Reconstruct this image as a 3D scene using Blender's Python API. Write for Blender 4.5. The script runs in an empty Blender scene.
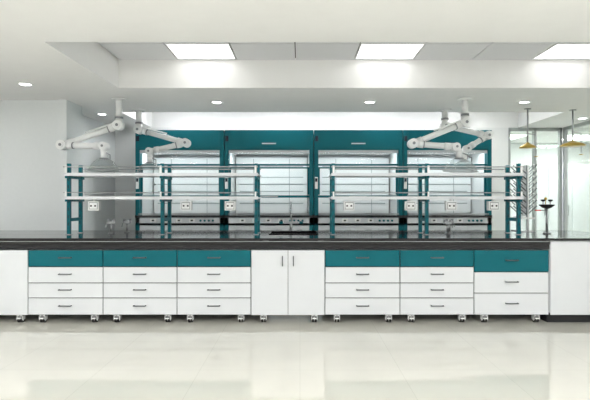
import bpy, bmesh, math
from mathutils import Vector, Matrix
scene = bpy.context.scene
try:
    scene.view_settings.view_transform = 'Standard'
    scene.view_settings.look = 'None'
except Exception: pass

# ---------------- materials ----------------
def mat(name, col, rough=0.4, metal=0.0, noise=0.02, nscale=6.0, bump=0.0, emit=0.0, spec=0.5, coat=0.0):
    m = bpy.data.materials.new(name); m.use_nodes = True
    nt = m.node_tree; b = nt.nodes["Principled BSDF"]
    tc = nt.nodes.new("ShaderNodeTexCoord"); nz = nt.nodes.new("ShaderNodeTexNoise")
    nz.inputs["Scale"].default_value = nscale
    nt.links.new(tc.outputs["Object"], nz.inputs["Vector"])
    mx = nt.nodes.new("ShaderNodeMixRGB")
    mx.inputs[1].default_value = (*[max(0, c*(1-noise)) for c in col], 1)
    mx.inputs[2].default_value = (*[min(1, c*(1+noise)) for c in col], 1)
    nt.links.new(nz.outputs["Fac"], mx.inputs[0]); nt.links.new(mx.outputs[0], b.inputs["Base Color"])
    b.inputs["Roughness"].default_value = rough; b.inputs["Metallic"].default_value = metal
    b.inputs["Specular IOR Level"].default_value = spec
    b.inputs["Coat Weight"].default_value = coat
    if bump:
        bp = nt.nodes.new("ShaderNodeBump"); bp.inputs["Strength"].default_value = bump
        nt.links.new(nz.outputs["Fac"], bp.inputs["Height"]); nt.links.new(bp.outputs[0], b.inputs["Normal"])
    if emit:
        b.inputs["Emission Color"].default_value = (*col, 1); b.inputs["Emission Strength"].default_value = emit
    return m
def glassmat(name, tint, fac=0.12, rough=0.02, body=None, k=1.0):
    m = bpy.data.materials.new(name); m.use_nodes = True; nt = m.node_tree
    for n in list(nt.nodes): nt.nodes.remove(n)
    o = nt.nodes.new("ShaderNodeOutputMaterial"); mx = nt.nodes.new("ShaderNodeMixShader")
    t = nt.nodes.new("ShaderNodeBsdfTransparent")
    if body:
        g = nt.nodes.new("ShaderNodeBsdfPrincipled"); g.inputs["Base Color"].default_value=(*body,1); g.inputs["Roughness"].default_value = rough
    else:
        g = nt.nodes.new("ShaderNodeBsdfGlossy"); g.inputs["Roughness"].default_value = rough
    lw = nt.nodes.new("ShaderNodeLayerWeight"); lw.inputs[0].default_value = fac
    mm = nt.nodes.new("ShaderNodeMath"); mm.operation='MULTIPLY'; mm.inputs[1].default_value = k
    t.inputs[0].default_value = (*tint, 1)
    nt.links.new(lw.outputs["Facing"], mm.inputs[0]); nt.links.new(mm.outputs[0], mx.inputs[0])
    nt.links.new(t.outputs[0], mx.inputs[1]); nt.links.new(g.outputs[0], mx.inputs[2])
    nt.links.new(mx.outputs[0], o.inputs[0]); return m
def floor_material():
    m = mat("floor_tile", (0.68,0.67,0.59), 0.07, spec=0.6, coat=0.3)
    nt = m.node_tree; b = nt.nodes["Principled BSDF"]
    b.inputs["Coat Roughness"].default_value = 0.03
    tc = nt.nodes.new("ShaderNodeTexCoord"); br = nt.nodes.new("ShaderNodeTexBrick")
    br.offset = 0.0
    br.inputs["Color1"].default_value = (0.68,0.665,0.595,1); br.inputs["Color2"].default_value = (0.665,0.65,0.58,1)
    br.inputs["Mortar"].default_value = (0.57,0.555,0.49,1)
    br.inputs["Scale"].default_value = 1.0; br.inputs["Mortar Size"].default_value = 0.002
    br.inputs["Brick Width"].default_value = 0.8; br.inputs["Row Height"].default_value = 0.8
    nz = nt.nodes.new("ShaderNodeTexNoise"); nz.inputs["Scale"].default_value = 3; nz.inputs["Detail"].default_value = 6
    mx = nt.nodes.new("ShaderNodeMixRGB"); mx.blend_type = 'MULTIPLY'; mx.inputs[0].default_value = 0.08
    nt.links.new(tc.outputs["Object"], br.inputs["Vector"]); nt.links.new(tc.outputs["Object"], nz.inputs["Vector"])
    nt.links.new(br.outputs["Color"], mx.inputs[1]); nt.links.new(nz.outputs["Fac"], mx.inputs[2])
    nt.links.new(mx.outputs[0], b.inputs["Base Color"]); return m

WHITE = mat("white_laminate", (0.72,0.74,0.76), 0.3)
TEAL = mat("teal_laminate", (0.001,0.128,0.158), 0.4, noise=0.04, spec=0.22)
BLACK = mat("black_epoxy", (0.006,0.006,0.007), 0.08, spec=0.45)
DARK = mat("dark_frame", (0.02,0.02,0.022), 0.4, spec=0.3)
CHROME = mat("brushed_steel", (0.38,0.39,0.40), 0.3, 1.0)
HANDLE = mat("dark_steel_handle", (0.14,0.15,0.16), 0.35, 1.0)
GREYM = mat("grey_plastic", (0.27,0.28,0.29), 0.4)
RIM = mat("hood_rim_plastic", (0.45,0.47,0.47), 0.3)
SLOT = mat("baffle_slot", (0.30,0.36,0.37), 0.5)
FRAMEM = mat("partition_frame_aluminium", (0.42,0.45,0.44), 0.4)
RUB = mat("black_rubber", (0.02,0.02,0.02), 0.6)
PAINT = mat("white_wall_paint", (0.80,0.81,0.80), 0.7, nscale=20, bump=0.02)
WALLG = mat("grey_wall_paint", (0.76,0.79,0.79), 0.7, nscale=20, bump=0.02)
CEIL = mat("ceiling_paint", (0.89,0.89,0.88), 0.8)
TILE = mat("ceiling_tile", (0.76,0.77,0.79), 0.8, nscale=60)
PLAST = mat("white_plastic", (0.90,0.91,0.90), 0.3)
HOODIN = mat("hood_liner", (0.86,0.89,0.89), 0.35)
YEL = mat("brass_yellow", (0.50,0.34,0.06), 0.3, 0.3)
RED = mat("red_plastic", (0.6,0.03,0.02), 0.3)
GLOW = mat("lamp_diffuser", (1,1,1), 0.5, emit=2.6)
GLOWF = mat("fill_panel_glow", (1,1,1), 0.5, emit=20.5)  # strong glow for the added fill panels only
GLOWD = mat("downlight_diffuser", (1,1,1), 0.5, emit=20.0)
GLOWH = mat("hood_lamp", (0.95,0.99,1), 0.5, emit=11.0)
SCREEN = mat("control_screen", (0.02,0.03,0.05), 0.2)
GLASS = glassmat("clear_glass", (0.98,0.99,0.99), 0.08)
GLASSP = glassmat("partition_glass", (0.93,0.975,0.95), 0.2)
ACRY = glassmat("clear_acrylic", (0.95,0.97,0.97), 0.4, 0.05, body=(0.62,0.66,0.66), k=0.42)
FLOORM = floor_material()

# ---------------- mesh builder ----------------
class B:
    def __init__(s, name): s.name=name; s.bm=bmesh.new(); s.mats=[]
    def mi(s,m):
        if m not in s.mats: s.mats.append(m)
        return s.mats.index(m)
    def box(s,x0,x1,y0,y1,z0,z1,m):
        i=s.mi(m); v=[s.bm.verts.new(p) for p in [(x0,y0,z0),(x1,y0,z0),(x1,y1,z0),(x0,y1,z0),(x0,y0,z1),(x1,y0,z1),(x1,y1,z1),(x0,y1,z1)]]
        for f in [(0,3,2,1),(4,5,6,7),(0,1,5,4),(1,2,6,5),(2,3,7,6),(3,0,4,7)]:
            fc=s.bm.faces.new([v[k] for k in f]); fc.material_index=i
        return s
    def cyl(s,a,b,r,m,r2=None,n=20,cap=True):
        i=s.mi(m); a=Vector(a); b=Vector(b); r2=r if r2 is None else r2
        d=(b-a).normalized(); u=d.orthogonal().normalized(); w=d.cross(u)
        A=[];C=[]
        for k in range(n):
            t=2*math.pi*k/n; o=u*math.cos(t)+w*math.sin(t)
            A.append(s.bm.verts.new(a+o*r)); C.append(s.bm.verts.new(b+o*r2))
        for k in range(n):
            f=s.bm.faces.new([A[k],A[(k+1)%n],C[(k+1)%n],C[k]]); f.material_index=i; f.smooth=True
        if cap:
            f=s.bm.faces.new(A[::-1]); f.material_index=i; f=s.bm.faces.new(C); f.material_index=i
        return s
    def ball(s,c,r,m,n=16,sz=1.0):
        prof=[(r*math.sin(math.pi*k/10), -r*sz*math.cos(math.pi*k/10)) for k in range(11)]
        return s.rev(c,prof,m,n)
    def rev(s,c,prof,m,n=28):
        i=s.mi(m); c=Vector(c); rings=[]
        for (r,z) in prof:
            r=max(r,1e-4)
            rings.append([s.bm.verts.new(c+Vector((r*math.cos(2*math.pi*k/n),r*math.sin(2*math.pi*k/n),z))) for k in range(n)])
        for a,b in zip(rings,rings[1:]):
            for k in range(n):
                f=s.bm.faces.new([a[k],a[(k+1)%n],b[(k+1)%n],b[k]]); f.material_index=i; f.smooth=True
        return s
    def tube(s,pts,r,m,n=12):
        for a,b in zip(pts,pts[1:]): s.cyl(a,b,r,m,n=n)
        for p in pts[1:-1]: s.ball(p,r,m,n)
        return s
    def done(s,bevel=0.0):
        me=bpy.data.meshes.new(s.name); s.bm.to_mesh(me); s.bm.free()
        for m in s.mats: me.materials.append(m)
        o=bpy.data.objects.new(s.name,me); scene.collection.objects.link(o)
        if bevel:
            md=o.modifiers.new("bevel",'BEVEL'); md.width=bevel; md.segments=2; md.limit_method='ANGLE'
        return o
def arc(c,r,a0,a1,n,plane='xz'):
    out=[]
    for k in range(n+1):
        t=math.radians(a0+(a1-a0)*k/n)
        out.append((c[0]+r*math.cos(t),c[1],c[2]+r*math.sin(t)) if plane=='xz' else (c[0],c[1]+r*math.cos(t),c[2]+r*math.sin(t)))
    return out

H=2.75
# ---------------- room shell ----------------
B("floor").box(-5.6,8.1,-3.1,12.3,-0.1,0,FLOORM).done()
c=B("ceiling")
T1=(-2.25,4.7,4.40,6.20); T2=(-2.84,4.19,7.9,9.6)
c.box(-5.6,8,-3.1,T1[2],H,3.3,CEIL)
c.box(-5.6,T1[0],T1[2],T1[3],H,3.3,CEIL); c.box(T1[1],8,T1[2],T1[3],H,3.3,CEIL)
c.box(-5.6,8,T1[3],T2[2],H,3.3,CEIL)
c.box(-5.6,T2[0],T2[2],T2[3],H,3.3,CEIL); c.box(T2[1],8,T2[2],T2[3],H,3.3,CEIL)
c.box(-5.6,8,T2[3],12.3,H,3.3,CEIL)
c.box(T2[0],T2[1],T2[2],T2[3],3.05,3.3,CEIL)
c.box(T1[0],T1[1],T1[2],T1[3],3.12,3.3,DARK)
P=0.727; lights=[]
xs=[-1.51+P*k for k in range(-1,9)]
ys=[(4.40,4.83),(4.845,5.545),(5.56,6.15),(6.165,6.2)]
for k,x in enumerate(xs):
    for (a,b_) in ys:
        x0=max(x+0.006,T1[0]); x1=min(x+P-0.006,T1[1])
        if x1<=x0: continue
        if k%3==1 and a==5.56: lights.append((x0,x1,a,b_)); continue
        c.box(x0,x1,a,b_,3.096,3.12,TILE)
c.done()
def panel(x0,x1,y0,y1,z,g=None):
    g=g or GLOWF
    o=B("ceiling_or_fill_light_panel")  # serves the tray ceiling lights and the added fill panels
    f=0.014
    o.box(x0,x1,y0,y0+f,z-0.004,z+0.02,PLAST).box(x0,x1,y1-f,y1,z-0.004,z+0.02,PLAST)
    o.box(x0,x0+f,y0+f,y1-f,z-0.004,z+0.02,PLAST).box(x1-f,x1,y0+f,y1-f,z-0.004,z+0.02,PLAST)
    o.box(x0+f,x1-f,y0+f,y1-f,z,z+0.018,g); o.done()
for l in lights: panel(*l,3.098,GLOW)
for x in (-4.0,-2.2,0,2.2,4.2):
    for y in (-1.5,0.3,2.0): panel(x-0.35,x+0.35,y-0.35,y+0.35,H-0.021)  # unseen fill panels added behind the camera to brighten the room
panel(-4.95,-4.35,4.4,5.0,H-0.021)  # unseen panel added out of frame to brighten the left wall
for x in (-2.0,-0.3,1.4,3.1): panel(x-0.3,x+0.3,8.25,8.85,3.025)  # fill panels added out of sight in the rear tray to brighten it
for x,y in ((4.4,10.9),(2.0,10.9),(6.3,11.0),(6.3,9.0),(6.3,6.5)): panel(x-0.4,x+0.4,y-0.4,y+0.4,H-0.021)  # fill panels added to brighten the corridor beyond the glass
def downlight(x,y):
    o=B("recessed_downlight")
    o.rev((x,y,H),[(0.062,-0.004),(0.066,-0.010),(0.092,-0.006),(0.094,0.0)],PLAST)
    o.rev((x,y,H),[(0.0,-0.003),(0.063,-0.003)],GLOWD); o.done()
for x,y in ((-3.29,5.99),(-1.18,7.09),(0.99,7.09),(3.18,7.09),(-3.2,8.08),(4.80,8.5),(-3.29,3.5)): downlight(x,y)

B("wall_left").box(-5.6,-5.5,-3,6.95,0,H,PAINT).done()
B("wall_left_return").box(-5.6,-3.24,6.95,7.43,0,H,WALLG).box(-3.80,-3.55,7.43,9.6,0,H,WALLG).done()
B("column_left").box(-3.36,-3.225,6.91,6.949,0,H,WALLG).done(0.004)
B("wall_back").box(-3.55,4.0,9.6,9.75,0,H,PAINT).done()
g=B("wall_behind_camera")  # unseen wall, its openings added to let world light in as frontal fill
g.box(-5.6,8,-3.1,-3,0,0.4,PAINT).box(-5.6,8,-3.1,-3,2.65,H,PAINT)
for x in (-5.6,-2.3,1.1,4.5,7.8): g.box(x,x+0.2,-3.1,-3,0.4,2.65,PAINT)
g.done()
B("wall_right_near").box(5.0,5.15,-3,5.0,0,H,PAINT).done()
B("wall_corridor_back").box(-0.5,8,12.2,12.3,0,H,PAINT).done()
B("wall_corridor_right").box(8,8.1,-3,12.3,0,H,PAINT).done()
B("baseboard_left").box(-5.5,-3.37,6.935,6.95,0,0.1,GREYM).done()
g=B("window_1")
for x in (4.0,4.50,5.0): g.box(x,x+0.05,9.62,9.70,0,H,FRAMEM)
g.box(4.0,5.05,9.62,9.70,H-0.06,H,FRAMEM).box(4.0,5.05,9.62,9.70,0,0.08,FRAMEM)
g.box(4.05,4.50,9.65,9.662,0.08,H-0.06,GLASSP).box(4.55,5.0,9.65,9.662,0.08,H-0.06,GLASSP); g.done()
g=B("window_2")
for y in (5.0,6.5,8.0,9.55): g.box(5.05,5.11,y,y+0.05,0,H,FRAMEM)
g.box(5.05,5.11,5,9.6,H-0.06,H,FRAMEM).box(5.05,5.11,5,9.6,0,0.08,FRAMEM)
for y in (5.05,6.55,8.05): g.box(5.075,5.087,y,y+1.45,0.08,H-0.06,GLASSP)
g.done()
g=B("corridor_cupboard"); g.box(3.6,6.9,11.7,12.19,0,2.2,WALLG)
for k in range(6): g.box(3.62+k*0.55,4.13+k*0.55,11.68,11.7,0.08,2.15,WHITE).box(4.06+k*0.55,4.08+k*0.55,11.66,11.68,1.0,1.25,CHROME)
g.done(0.004)

# ---------------- island bench ----------------
def caster(o,x,y):
    o.box(x-0.035,x+0.035,y-0.03,y+0.03,0.088,0.095,CHROME)
    o.cyl((x,y,0.075),(x,y,0.09),0.022,CHROME)
    o.box(x-0.034,x-0.027,y-0.02,y+0.035,0.03,0.082,PLAST).box(x+0.027,x+0.034,y-0.02,y+0.035,0.03,0.082,PLAST)
    o.box(x-0.034,x+0.034,y-0.02,y+0.03,0.070,0.082,PLAST)
    o.cyl((x-0.026,y+0.01,0.034),(x-0.005,y+0.01,0.034),0.034,RUB); o.cyl((x+0.005,y+0.01,0.034),(x+0.026,y+0.01,0.034),0.034,RUB)
    o.cyl((x-0.0265,y+0.01,0.034),(x+0.0265,y+0.01,0.034),0.018,PLAST)
    o.box(x-0.022,x+0.022,y-0.05,y-0.02,0.046,0.058,PLAST)
def handle(o,x,y,z,vert=False,L=0.065):
    if vert: o.tube([(x,y,z-L),(x,y-0.028,z-L),(x,y-0.028,z+L),(x,y,z+L)],0.0065,HANDLE,8)
    else: o.tube([(x-L,y,z),(x-L,y-0.028,z),(x+L,y-0.028,z),(x+L,y,z)],0.0065,HANDLE,8)
ZT=0.81; ZB=0.095
def cabinet(kind,x0,x1,y=5.50,flip=False):
    name={"d4":"drawer_cabinet","d3":"drawer_cabinet","door":"double_door_cabinet"}[kind]
    w=(x1-x0)/2; o=B(name)
    o.box(-w+0.002,w-0.002,0.021,0.48,ZB,ZT,WHITE)
    g=0.005
    if kind=="door":
        o.box(-w+g,-g/2,0,0.019,ZB,ZT-0.003,WHITE).box(g/2,w-g,0,0.019,ZB,ZT-0.003,WHITE)
        handle(o,-0.06,0,0.69,True,0.05); handle(o,0.06,0,0.69,True,0.05)
    else:
        zs=[ZB,0.282,0.447,0.625,ZT] if kind=="d4" else [ZB,0.335,0.568,ZT]
        for k in range(len(zs)-1):
            top=k==len(zs)-2
            o.box(-w+g,w-g,0,0.019,zs[k]+g,zs[k+1]-g,TEAL if top else WHITE)
            handle(o,0,0,(zs[k]+zs[k+1])/2+0.01)
    o.box(-w+0.002,w-0.002,0.0192,0.0208,ZB+0.002,ZT-0.002,DARK)
    for cx in (-w+0.135,w-0.115):
        caster(o,cx,0.06); caster(o,cx,0.40)
    ob=o.done(0.0015)
    ob.location=((x0+x1)/2,y,0)
    if flip: ob.rotation_euler[2]=math.pi
    return ob
E=[-3.817,-2.992,-2.167,-1.353,-0.539,0.275,1.10,1.914,2.739]
K=["door","d4","d4","d4","door","d4","d4","d3"]
for k,kd in enumerate(K):
    cabinet(kd,E[k],E[k+1])
    if kd!="door" : cabinet(kd,E[k],E[k+1],6.86,True)

ct=B("island_countertop")
CX0,CX1,CY0,CY1=-4.5,3.75,5.46,6.90
z0,z1=0.917,0.942
SX0,SX1,SY0,SY1=-0.38,0.22,6.06,6.62
ct.box(CX0,CX1,CY0,SY0,z0,z1,BLACK).box(CX0,CX1,SY1,CY1,z0,z1,BLACK)
ct.box(CX0,SX0,SY0,SY1,z0,z1,BLACK).box(SX1,CX1,SY0,SY1,z0,z1,BLACK)
ct.done(0.003)
fr=B("bench_support_frame")
fr.box(-3.81,2.74,5.475,5.50,0.872,0.913,BLACK)
fr.box(-3.81,2.74,5.49,5.52,0.825,0.872,DARK)
fr.box(-3.81,2.74,5.472,5.476,0.902,0.910,CHROME)  # bright strip put in as the highlight line along the bench edge
fr.box(-3.81,2.74,6.82,6.87,0.85,0.915,DARK)
fr.box(-3.81,-0.45,6.02,6.05,0.1,0.91,DARK)
fr.box(0.34,2.74,6.02,6.05,0.1,0.91,DARK)
for x in (-3.78,-0.50,0.32,2.70):
    fr.box(x-0.02,x+0.02,5.99,6.03,0,0.915,DARK) ; fr.box(x-0.02,x+0.02,6.30,6.345,0,0.915,DARK)
    fr.box(x-0.02,x+0.02,5.52,6.82,0.875,0.915,DARK)
fr.done(0.002)
lp=B("bench_end_cabinet")
lp.box(2.745,3.72,5.50,6.86,0.12,0.915,WHITE).box(2.745,3.72,5.56,6.80,0.0,0.12,DARK)
lp.box(2.748,3.70,5.482,5.50,0.10,0.905,WHITE); lp.done(0.003)
lp=B("bench_end_cabinet"); lp.box(-4.48,-3.83,5.50,6.86,0.10,0.915,WHITE).box(-4.48,-3.83,5.56,6.80,0,0.10,DARK)
lp.box(-4.47,-3.84,5.482,5.5,0.1,0.815,WHITE); lp.done(0.003)

s=B("lab_sink"); t=0.015
s.box(SX0+0.001,SX0+t,SY0+0.001,SY1-0.001,0.68,z1+0.010,BLACK).box(SX1-t,SX1-0.001,SY0+0.001,SY1-0.001,0.68,z1+0.010,BLACK)
s.box(SX0+t,SX1-t,SY0+0.001,SY0+t,0.68,z1+0.010,BLACK).box(SX0+t,SX1-t,SY1-t,SY1-0.001,0.68,z1+0.010,BLACK)
s.box(SX0+t,SX1-t,SY0+t,SY1-t,0.68,0.695,BLACK); s.cyl((-0.08,6.34,0.695),(-0.08,6.34,0.70),0.04,CHROME); s.done(0.002)
f=B("lab_faucet"); fx,fy=-0.12,6.74
f.cyl((fx,fy,z1),(fx,fy,z1+0.02),0.03,CHROME).cyl((fx,fy,z1+0.02),(fx,fy,z1+0.10),0.018,CHROME)
f.box(fx-0.10,fx+0.10,fy-0.014,fy+0.014,z1+0.10,z1+0.13,CHROME)
f.cyl((fx-0.11,fy,z1+0.115),(fx-0.16,fy,z1+0.115),0.02,TEAL).cyl((fx+0.11,fy,z1+0.115),(fx+0.16,fy,z1+0.115),0.02,TEAL)
f.tube([(fx,fy,z1+0.13),(fx,fy,z1+0.30)]+arc((fx,fy-0.09,z1+0.30),0.09,0,180,8,'yz')+[(fx,fy-0.18,z1+0.22)],0.010,CHROME)
f.cyl((fx,fy-0.18,z1+0.23),(fx,fy-0.18,z1+0.18),0.014,CHROME,0.008); f.done()

def gas_tap(x,y):
    o=B("bench_gas_tap")
    o.cyl((x,y,z1),(x,y,z1+0.012),0.035,CHROME).cyl((x,y,z1+0.012),(x,y,z1+0.13),0.014,CHROME)
    o.box(x-0.05,x+0.05,y-0.015,y+0.015,z1+0.12,z1+0.15,CHROME)
    for sx in (-1,1):
        o.cyl((x+sx*0.035,y,z1+0.15),(x+sx*0.035,y,z1+0.175),0.016,GREYM)
        o.tube([(x+sx*0.035,y-0.015,z1+0.135),(x+sx*0.035,y-0.06,z1+0.125),(x+sx*0.035,y-0.09,z1+0.08)],0.006,CHROME,8)
    o.done()
for x in (-2.34,-2.22,1.83,1.92): gas_tap(x,6.20 if x in(-2.34,1.83) else 6.42)

def rack(xa,xm,xb,sock):
    o=B("reagent_rack")
    for x in (xa,xm,xb):
        for y in (6.04,6.36):
            o.box(x-0.02,x+0.02,y-0.02,y+0.02,z1,1.80,TEAL); o.box(x-0.03,x+0.03,y-0.03,y+0.03,z1,z1+0.008,CHROME)
            for k in range(8): o.box(x-0.004,x+0.004,y-0.021,y-0.0195,1.05+k*0.09,1.09+k*0.09,DARK)
        o.box(x-0.012,x+0.012,6.05,6.35,1.10,1.14,TEAL)
        for z in (1.385,1.665): o.box(x-0.014,x+0.014,5.96,6.44,z-0.045,z-0.012,TEAL)
    for z in (1.385,1.665):
        o.box(xa-0.03,xb+0.03,5.95,6.45,z-0.008,z+0.008,WHITE)
        o.box(xa-0.03,xb+0.03,5.945,5.957,z-0.018,z+0.018,WHITE).box(xa-0.03,xb+0.03,6.443,6.455,z-0.016,z+0.014,WHITE)
    for y in (5.955,6.445):
        for z in (1.755,1.45): o.cyl((xa-0.03,y,z),(xb+0.03,y,z),0.004 if z<1.5 else 0.007,CHROME,n=10)
        for x in (xa,xm,xb):
            o.box(x-0.01,x+0.01,y-0.006,y+0.006,1.38,1.46,PLAST); o.box(x-0.012,x+0.012,y-0.006,y+0.006,1.66,1.77,PLAST)
    for x in sock:
        o.box(x-0.065,x+0.065,6.00,6.07,1.235,1.345,PLAST).box(x-0.01,x+0.01,6.02,6.05,1.345,1.379,PLAST)
        o.box(x-0.052,x+0.052,5.996,6.0,1.247,1.333,GREYM)
        o.box(x-0.045,x+0.045,5.993,5.996,1.255,1.325,PLAST)
        for dx in (-0.025,0.025): o.box(x+dx-0.010,x+dx+0.010,5.990,5.9935,1.28,1.30,DARK)
    o.done(0.0012)
rack(-2.79,-1.66,-0.53,(-2.48,-1.37,-0.84))
rack(0.40,1.53,2.64,(0.59,1.33,1.82,2.33))

d=B("glassware_drying_rack"); dx=2.99
d.box(dx-0.008,dx+0.008,6.55,6.85,1.14,1.82,PLAST)
for y in (6.57,6.83): d.box(dx-0.012,dx+0.012,y-0.012,y+0.012,z1,1.82,CHROME)
d.box(dx-0.09,dx+0.09,6.53,6.87,z1,z1+0.012,CHROME)
for i in range(3):
    for j in range(8):
        y=6.59+i*0.11; z=1.17+j*0.077
        for sx in (-1,1):
            a=(dx+sx*0.008,y,z); b=(dx+sx*0.14,y,z+0.12)
            d.cyl(a,b,0.007,HANDLE,n=8).ball(b,0.011,PLAST,8)
d.box(dx-0.08,dx+0.08,6.53,6.87,1.11,1.135,PLAST); d.done()
# eyewash: pedestal, bowl and twin spray heads
e=B("eyewash_station"); ex,ey=3.06,6.20
e.cyl((ex,ey,z1),(ex,ey,z1+0.015),0.045,GREYM).cyl((ex,ey,z1+0.015),(ex,ey,1.26),0.014,CHROME)
e.rev((ex,ey,1.25),[(0.014,0.0),(0.05,0.012),(0.085,0.04),(0.092,0.055),(0.086,0.055),(0.05,0.022),(0.0,0.012)],DARK)
for sx in (-0.045,0.045):
    e.cyl((ex+sx,ey,1.28),(ex+sx,ey,1.345),0.009,CHROME); e.rev((ex+sx,ey,1.34),[(0.01,0),(0.028,0.012),(0.028,0.024),(0.0,0.028)],DARK)
e.ball((ex-0.0,ey+0.03,1.375),0.018,YEL).cyl((ex,ey+0.03,1.28),(ex,ey+0.03,1.37),0.005,YEL)
e.box(ex-0.14,ex-0.08,ey-0.02,ey+0.02,1.225,1.24,RED); e.cyl((ex,ey,1.232),(ex-0.09,ey,1.232),0.006,CHROME)
e.done()

def shower(x,y,z,R):
    o=B("emergency_shower"); h=H-0.002
    o.cyl((x,y,h-0.012),(x,y,h),0.05,CHROME).cyl((x,y,z+0.06),(x,y,h-0.01),0.012,CHROME)
    o.rev((x,y,z),[(0.0,0.0),(R,0.0),(R,0.012),(R*0.75,0.04),(R*0.3,0.065),(0.018,0.085)],YEL)
    o.tube([(x,y,z+0.22),(x+0.13,y,z+0.20),(x+0.13,y,z-0.10)],0.006,CHROME,8)
    o.rev((x+0.13,y,z-0.13),[(0,-0.004),(0.03,-0.004),(0.03,0.004),(0,0.004)],YEL); o.done()
shower(3.46,7.6,2.15,0.12); shower(4.20,7.7,2.19,0.18)

# ---------------- fume hoods ----------------
def hood(x0,x1):
    o=B("fume_hood"); w=(x1-x0)/2; W=w-0.006
    D=1.0
    o.box(-W,W,0.0,0.03,2.21,2.55,TEAL); o.box(-W+0.08,W-0.08,-0.006,0.0,2.245,2.52,TEAL)
    o.box(-W,-W+0.07,0,0.14,0.0,2.21,TEAL).box(W-0.07,W,0,0.14,0.0,2.21,TEAL)
    o.box(-W,-W+0.03,0.14,D,0,2.55,WHITE).box(W-0.03,W,0.14,D,0,2.55,WHITE)
    o.box(-W,-W+0.03,0.03,0.14,2.21,2.55,TEAL).box(W-0.03,W,0.03,0.14,2.21,2.55,TEAL)
    o.box(-W+0.03,W-0.03,0.03,D,2.53,2.55,WHITE)
    o.box(-W+0.03,W-0.03,D-0.03,D,0,2.53,WHITE)
    a,b=-W+0.07,W-0.07
    o.box(a,b,0.14,D-0.03,2.20,2.215,HOODIN)
    o.box(-0.58,0.58,0.15,0.33,2.185,2.199,GLOWH)
    o.box(a+0.03,b-0.03,0.74,0.75,1.12,1.64,HOODIN).box(a+0.03,b-0.03,0.74,0.75,1.66,2.14,HOODIN)
    for z in (1.30,1.52,1.65,1.78,1.98): o.box(a+0.10,b-0.10,0.734,0.74,z-0.006,z+0.006,SLOT)
    for x in (-0.33,0.33): o.box(x-0.004,x+0.004,0.735,0.74,1.12,2.12,SLOT)
    o.box(a,a+0.005,0.14,D-0.03,1.1,2.2,HOODIN).box(b-0.005,b,0.14,D-0.03,1.1,2.2,HOODIN)
    o.box(a,b,0.02,0.06,2.16,2.21,WHITE)
    o.box(a,b,0.04,0.046,1.98,2.16,GLASS); o.box(a,b,0.02,0.06,1.945,1.975,TEAL)
    o.box(a,b,0.08,0.10,1.90,1.925,TEAL)
    o.box(a,b,0.088,0.093,1.45,1.90,GLASS)
    o.box(a,a+0.03,0.08,0.10,1.45,1.90,TEAL).box(b-0.03,b,0.08,0.10,1.45,1.90,TEAL)
    o.box(a,b,0.07,0.11,1.40,1.44,TEAL); o.box(-0.15,0.15,0.05,0.07,1.41,1.43,CHROME)
    o.box(-W+0.0,W,-0.02,0.97,1.06,1.10,BLACK); o.box(a,b,-0.06,0.02,1.115,1.13,CHROME)
    o.box(-W,W,0.0,0.03,0.965,1.06,WHITE)
    for k in range(4):
        x=-0.45+k*0.22; o.box(x-0.05,x+0.05,-0.008,0,0.98,1.045,PLAST); o.box(x-0.02,x+0.02,-0.011,-0.008,1.0,1.025,DARK)
    for k in range(4): o.cyl((0.36+k*0.07,0,1.01),(0.36+k*0.07,-0.03,1.01),0.018,TEAL)
    o.box(-W,W,0.0,0.03,0.93,0.965,BLACK)
    o.box(a,b,0.02,D-0.03,0.1,0.93,WHITE)
    for k in range(4):
        xx=a+(b-a)*k/4; o.box(xx+0.004,xx+(b-a)/4-0.004,0.002,0.02,0.12,0.92,WHITE)
        o.box(xx+0.12,xx+0.22,-0.02,-0.01,0.84,0.855,CHROME)
        o.box(xx+0.12,xx+0.13,-0.02,0.002,0.84,0.855,CHROME); o.box(xx+0.21,xx+0.22,-0.02,0.002,0.84,0.855,CHROME)
    o.box(-W+0.01,-W+0.06,-0.012,0,1.55,1.75,PLAST).box(-W+0.015,-W+0.055,-0.014,-0.012,1.67,1.73,SCREEN)
    o.box(-W+0.015,-W+0.065,-0.008,0.0,2.36,2.45,SCREEN); o.box(-0.12,0.12,-0.010,-0.006,2.31,2.33,WHITE)
    ob=o.done(0.002); ob.location=((x0+x1)/2,8.5,0); return ob
HX=[-2.805,-1.29,0.235,1.75,3.265]
for k in range(4): hood(HX[k],HX[k+1])

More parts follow.
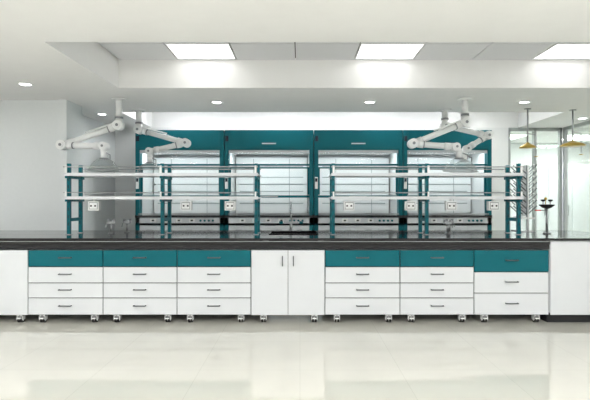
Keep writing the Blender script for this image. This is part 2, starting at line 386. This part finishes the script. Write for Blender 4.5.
# ---------------- extraction arms ----------------
def arm(mount,piv,elb,end,cx,cz):
    o=B("fume_extraction_arm")
    mx,my=mount; m3=Vector((mx,my,H-0.002)); p=Vector(piv); e=Vector(elb); n=Vector(end)
    r=0.040
    o.cyl(m3,m3-Vector((0,0,0.02)),0.10,PLAST)
    top=Vector((mx,my,p.z+0.12))
    o.cyl(m3-Vector((0,0,0.02)),top,0.045,PLAST); o.cyl(top,top-Vector((0,0,0.03)),0.056,GREYM)
    o.cyl(top-Vector((0,0,0.03)),Vector((mx,my,p.z-0.05)),0.050,PLAST)
    def joint(c,rr=0.065):
        o.cyl(c+Vector((0,-0.075,0)),c+Vector((0,0.06,0)),rr,PLAST,n=24)
        o.cyl(c+Vector((0,-0.088,0)),c+Vector((0,-0.075,0)),rr*0.6,PLAST,n=20)
        o.cyl(c+Vector((0,-0.094,0)),c+Vector((0,-0.088,0)),rr*0.3,GREYM,n=16)
    joint(p); joint(e); joint(n,0.054)
    o.cyl(p,e,r,PLAST); o.cyl(e,n,r,PLAST)
    for a,b in ((p,e),(e,n)):
        dd=(b-a).normalized()
        o.cyl(a+dd*0.07,a+dd*0.14,r+0.009,PLAST); o.cyl(b-dd*0.14,b-dd*0.07,r+0.009,PLAST); o.cyl(a+dd*0.14,a+dd*0.155,r+0.006,GREYM)
    up=Vector((0,-0.02,0.062)); o.cyl(p+up*0.8,p+(e-p)*0.6+up,0.011,PLAST,n=10)
    t=Vector((cx,n.y,cz))
    o.cyl(n,Vector((cx,n.y,cz+0.27)),r*0.95,PLAST); o.ball(Vector((cx,n.y,cz+0.27)),0.043,PLAST)
    o.cyl(Vector((cx,n.y,cz+0.27)),Vector((cx,n.y,cz+0.16)),0.040,PLAST)
    o.tube([(cx+0.04,n.y-0.02,cz+0.24),(cx+0.10,n.y-0.04,cz+0.21),(cx+0.10,n.y-0.04,cz+0.15)],0.007,GREYM,8)
    o.rev(t,[(0.042,0.17),(0.062,0.165),(0.095,0.15),(0.130,0.122),(0.160,0.085),(0.182,0.045),(0.198,0.012),(0.205,0.0)],ACRY,40)
    o.rev(t,[(0.200,0.0),(0.207,-0.004),(0.211,0.002),(0.205,0.008),(0.200,0.0)],RIM,40)
    o.rev(t,[(0.042,0.175),(0.062,0.17),(0.062,0.16),(0.042,0.155)],GREYM)
    o.done()
arm((-2.48,6.85),(-2.48,6.85,2.38),(-3.20,6.75,2.10),(-2.62,6.70,2.08),-2.63,1.75)
arm((-2.48,7.7),(-2.48,7.7,2.44),(-1.72,7.55,2.22),(-2.25,7.5,2.09),-2.25,1.75)
arm((2.26,6.85),(2.26,6.85,2.42),(1.52,6.75,2.12),(2.08,6.70,2.07),2.13,1.75)
arm((2.23,7.7),(2.23,7.7,2.50),(2.85,7.6,2.34),(2.50,7.5,2.13),2.46,1.78)

# ---------------- world + camera ----------------
w=bpy.data.worlds.new("world"); scene.world=w; w.use_nodes=True
w.node_tree.nodes["Background"].inputs[0].default_value=(0.97,0.985,1,1); w.node_tree.nodes["Background"].inputs[1].default_value=0.75
cd=bpy.data.cameras.new("camera"); co=bpy.data.objects.new("camera",cd); scene.collection.objects.link(co)
cd.sensor_width=36; cd.lens=500/590*36; cd.shift_x=-5/590; cd.clip_start=0.05
co.location=(0,0,1.36); co.rotation_euler=(math.radians(90),0,0); scene.camera=co
